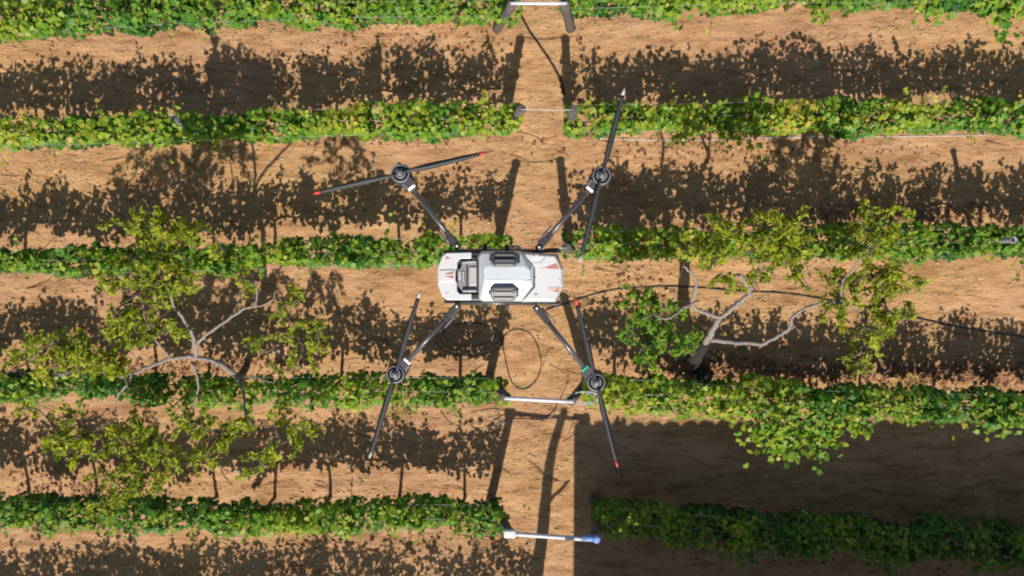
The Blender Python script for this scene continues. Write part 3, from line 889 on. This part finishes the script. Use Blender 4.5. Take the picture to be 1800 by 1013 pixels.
def blade_mesh(m, c, ang, r_from, r_to, hand):
    """one propeller blade along ang, from r_from to r_to"""
    prof = [(.018, .014, 24), (.05, .018, 24), (.10, .030, 21), (.17, .036, 17), (.26, .033, 13), (.36, .028, 10), (.44, .023, 8), (.48, .018, 7), (.500, .008, 6)]
    rs = sorted(set([r_from, r_to] + [p[0] for p in prof if r_from < p[0] < r_to]))
    d = Vector((math.cos(ang), math.sin(ang), 0)); s = Vector((-math.sin(ang), math.cos(ang), 0)) * hand
    rings = []
    for r in rs:
        ch = np.interp(r, [p[0] for p in prof], [p[1] for p in prof])
        tw = R(np.interp(r, [p[0] for p in prof], [p[2] for p in prof]))
        up = Vector((0, 0, 1))
        cs = s * math.cos(tw) + up * math.sin(tw)
        nn = d.cross(cs).normalized()
        th = .0035 if r < .45 else .0025
        o = c + d * r + s * (.004 - ch * .1)
        rings.append([o + cs * (-ch / 2), o + cs * (-ch * .15) + nn * th, o + cs * (ch / 2), o + cs * (-ch * .15) - nn * th * .4])
    m.rings(rings, True)

ARMS = [  # motor pixel, arm root pixel, blade angle, tip, hand
    ((705, 306), (806, 436), 193, 'red', 1, 'led_white'), ((1056.5, 310), (945, 438), 76, 'lgrey', -1, 'led_white'),
    ((696, 657), (806, 536), 253, 'lgrey', -1, 'led_white'), ((1047, 671), (941, 539), -76, 'red', 1, 'green')]
for (mx_, my_), (ax, ay), bang, tip, hand, led in ARMS:
    mc, ar = D(mx_, my_, 0), D(ax, ay, 0)
    d = (mc - ar); L = d.length; d.normalize()
    s = Vector((-d.y, d.x, 0))
    rot = Matrix(((d.x, s.x, 0), (d.y, s.y, 0), (0, 0, 1)))
    arm = MB().tube([ar + d * .02, ar + d * (L - .075)], .0145, 14).build('arm', M['carbon'], drone)
    # folding joint
    MB().box(ar + d * .045, (.050, .019, .020), rot).build('arm_clamp', M['dark'], arm, bevel=.005)
    MB().box(ar + d * .105, (.010, .018, .018), rot).build('clamp_collar', M['dark'], arm, bevel=.004)
    MB().lathe(ar + d * .012 + Vector((0, 0, .02)), [(.018, -.04), (.018, .004), (.012, .007)], 14).build('pivot', M['dark'], arm)
    MB().lathe(ar + d * .012 + Vector((0, 0, .027)), [(.0065, -.002), (.0055, .004)], 8).build('bolt', M['led_white'], arm)
    MB().tube([ar + d * .03 + s * .026, ar + d * .15 + s * .030], .006, 6).build('lock_lever', M['motor'], arm)
    # motor mount: teardrop plate
    r = 17.5 * PX
    pts = []
    for a in range(-110, 111, 20):
        pts.append(mc + d * (r * math.cos(R(a))) + s * (r * math.sin(R(a))))
    pts += [mc - d * .085 + s * .034, mc - d * .085 - s * .034]
    dn, up = Vector((0, 0, -.045)), Vector((0, 0, .008))
    mount = MB().prism([p + dn for p in pts], [p + up for p in pts]).build('motor_mount', M['dark'], drone, bevel=.005)
    for k in range(6):
        MB().box(mc - d * .070 + s * (-.028 + .0085 * k) + Vector((0, 0, .013)), (.020, .0022, .010), rot).build('cooling_fin', M['motor'], mount)
    MB().box(mc - d * .070 + s * .026 + Vector((0, 0, .013)), (.018, .008, .008), rot).build('speed_controller', M['motor'], mount, bevel=.002)
    MB().box(mc - d * .098 + Vector((0, 0, .008)), (.0085, .024, .012), rot).build('lamp', M[led], mount, bevel=.006, seg=3)
    # motor bell in rings
    mo = MB().lathe(mc, [(r * .93, .006), (r * .93, .026), (r * .86, .032), (r * .80, .032), (r * .78, .028), (r * .55, .028), (r * .52, .034), (r * .34, .036), (r * .30, .030), (r * .16, .030)], 36).build('motor', M['motor'], drone)
    for rr, zz, wd in ((r * .80, .0325, .0013), (r * .535, .0345, .0010)):
        MB().lathe(mc, [(rr - wd, zz - .002), (rr - wd, zz + .0012), (rr + wd, zz + .0012), (rr + wd, zz - .002)], 36).build('motor_ring', M['ring'], mo)
    # two-bladed propeller, at rest
    hub = MB().lathe(mc, [(.019, .034), (.019, .052), (.013, .057), (.005, .058)], 18).build('propeller_hub', M['motor'], drone)
    MB().lathe(mc, [(.0045, .055), (.0045, .061)], 6, False).build('shaft_nut', M['ring'], hub)
    pc = mc + Vector((0, 0, .046))
    for k in (0, 1):
        a = R(bang + 180 * k)
        m = MB(); blade_mesh(m, pc, a, .018, .455, hand)
        m.build('blade', M['blade'], hub)
        m = MB(); blade_mesh(m, pc, a, .4555, .500, hand)
        m.build('blade_tip', M[tip], hub)
    # spray nozzle hanging below the motor
    nz = MB().tube([mc + Vector((0, 0, -.045)), mc + Vector((0, 0, -.16))], .012, 10)
    nz.lathe(mc + Vector((0, 0, -.22)), [(.008, 0), (.028, .02), (.028, .05), (.013, .065)], 16)
    nz.build('spray_nozzle', M['dark'], mount)

# ------------------------------------------------------------------ loose ground cover
def row_dist(x, y):
    """distance from the nearest row line (0 on the line)"""
    best = np.full(len(x), 9.0)
    for o in [o for o in C.objects if o.name.startswith('vine_row')]:
        pass
    return best
def rand_xy(n, x0=-11, x1=11, y0=-7, y1=6):
    return rng.uniform(x0, x1, n), rng.uniform(y0, y1, n)

# clods and small stones
n = 9000
x, y = rand_xy(n)
s = np.minimum(rng.gamma(2.0, .0065, n) + .005, .026)
keep = vnoise(x * .8, y * 1.4, 31) + rng.uniform(-.3, .3, n) > .45
x, y, s = x[keep], y[keep], s[keep]
n = len(x)
tv = np.array([(1, 0, 0), (-1, 0, 0), (0, 1, 0), (0, -1, 0), (0, 0, .7), (0, 0, -.6)], dtype=float)
tf = np.array([(0, 2, 4), (2, 1, 4), (1, 3, 4), (3, 0, 4), (2, 0, 5), (1, 2, 5), (3, 1, 5), (0, 3, 5)])
a = rng.uniform(0, 6.28, n)
v = tv[None] * s[:, None, None] * rng.uniform(.6, 1.4, (n, 6, 1))
ca, sa = np.cos(a)[:, None], np.sin(a)[:, None]
vx = (v[..., 0] * ca - v[..., 1] * sa) * 1.3
vy = v[..., 0] * sa + v[..., 1] * ca
v = np.stack([vx + x[:, None], vy + y[:, None], v[..., 2] + (ground_z(x, y) + s * .25)[:, None]], -1)
f = tf[None] + (np.arange(n) * 6)[:, None, None]
tag(link('soil_clods', np_mesh('soil_clods', v.reshape(-1, 3), f.reshape(-1, 3), M['clod'], np.repeat(np.clip(rng.normal(.45, .2, n), 0, 1), 6))), 'small soil clods and stones strewn over the dry ground', 'clods', kind='stuff')

# dry straw and cut stems lying flat, mostly along the rows
n = 34000
x, y = rand_xy(n)
keep = vnoise(x * .7, y * 1.8, 41) * .7 + vnoise(x * 2.2, y * 4, 42) * .5 + rng.uniform(-.22, .22, n) > .62
x, y = x[keep], y[keep]
n = len(x)
le = rng.uniform(.04, .16, n)
wd = rng.uniform(.0022, .0052, n)
a = rng.normal(0, .55, n)
d = np.stack([np.cos(a), np.sin(a)], -1); q = np.stack([-np.sin(a), np.cos(a)], -1)
xy = np.stack([x, y], -1)
def gz_(p): return ground_z(p[:, 0], p[:, 1])
p0, p1, p2 = xy - d * le[:, None] / 2 - q * wd[:, None], xy - d * le[:, None] / 2 + q * wd[:, None], xy + d * le[:, None] / 2
pm = xy + q * wd[:, None] * 1.5
lift = rng.uniform(.004, .03, n)
v = np.stack([np.c_[p0, gz_(p0) + .004], np.c_[p1, gz_(p1) + .004], np.c_[p2, gz_(p2) + lift], np.c_[pm, gz_(pm) + lift * .7 + .004]], 1)
f = np.array([(0, 3, 1), (0, 2, 3)])[None] + (np.arange(n) * 4)[:, None, None]
tag(link('dry_straw', np_mesh('dry_straw', v.reshape(-1, 3), f.reshape(-1, 3), M['straw'], np.repeat(np.clip(rng.normal(.5, .22, n), 0, 1), 4))), 'dry straw and cut stems lying flat along the ground', 'straw', kind='stuff')

# fallen leaves, thickest under the middle and fourth rows on the right
pts = []
for (px, py, rx, ry, k) in ((1500, 655, 320, 22, 900), (1720, 660, 140, 20, 450), (1560, 375, 180, 16, 350), (1130, 520, 60, 40, 160), (1280, 640, 60, 20, 160), (300, 645, 250, 16, 300), (150, 860, 180, 25, 200),
                           (1600, 385, 180, 8, 150), (600, 240, 300, 18, 160), (700, 900, 200, 25, 150), (1300, 260, 250, 30, 220), (900, 500, 900, 500, 30), (700, 60, 200, 30, 120), (1500, 960, 300, 40, 200)):
    for _ in range(k):
        p = P(px + random.gauss(0, .55) * rx, py + random.gauss(0, .55) * ry, 0)
        pts.append((p.x, p.y))
pts = np.array(pts)
n = len(pts)
pos = np.c_[pts, ground_z(pts[:, 0], pts[:, 1]) + rng.uniform(.012, .035, n)]
v, f, t = scatter_leaves(GRAPE, pos, rng.uniform(.04, .085, n), np.stack([rng.normal(0, .35, n), rng.normal(0, .35, n), np.ones(n)], -1), np.clip(rng.normal(.4, .25, n), 0, 1))
tag(link('fallen_leaves', np_mesh('fallen_leaves', v, f, M['dead_leaf'], t)), 'brown fallen vine leaves scattered under the rows', 'leaf litter', kind='stuff')

# low dry grass tufts
P_, T_ = [], []
F_ = []
cnt = 0
tn = 900
tx, ty = rand_xy(tn)
for k in range(tn):
    if vnoise(np.array([tx[k] * .6]), np.array([ty[k] * 1.2]), 51)[0] < .52:
        continue
    nb = random.randint(6, 16)
    z = float(ground_z(tx[k], ty[k]))
    tb = random.gauss(.6, .18)
    for _ in range(nb):
        a = random.uniform(0, 6.28); r0 = random.uniform(0, .03); le = random.uniform(.04, .12)
        bx, by = tx[k] + r0 * math.cos(a) * 1.5, ty[k] + r0 * math.sin(a)
        ex, ey = bx + le * .8 * math.cos(a), by + le * .6 * math.sin(a)
        qx, qy = -math.sin(a) * .004, math.cos(a) * .004
        P_ += [(bx - qx, by - qy, z - .005), (bx + qx, by + qy, z - .005), (ex, ey, z + le * random.uniform(.2, .7))]
        F_.append((cnt, cnt + 1, cnt + 2)); cnt += 3
        T_ += [min(1, max(0, tb + random.gauss(0, .12)))] * 3
tag(link('grass_tufts', np_mesh('grass_tufts', P_, F_, M['straw'], T_)), 'low dry grass tufts dotted over the soil', 'grass', kind='stuff')

# pruned canes lying about
m = MB()
for k in range(170):
    px, py = random.uniform(-100, 1900), random.choice([150, 260, 290, 390, 480, 500, 620, 640, 760, 840, 860]) + random.gauss(0, 16)
    c = P(px, py, 0)
    a = random.gauss(0, .7); le = random.uniform(.12, .5); cv = random.uniform(-.12, .12)
    q = []
    for j in range(5):
        t = j / 4 - .5
        x, y = c.x + math.cos(a) * le * t - math.sin(a) * cv * t * t * 4 * le, c.y + math.sin(a) * le * t + math.cos(a) * cv * t * t * 4 * le
        q.append((x, y, float(ground_z(x, y)) + .008 + random.uniform(0, .02)))
    m.tube(q, [.006, .006, .005, .004, .003], 5)
tag(m.build('prunings', M['vine_wood']), 'thin pruned vine canes lying between the rows', 'prunings', kind='stuff')
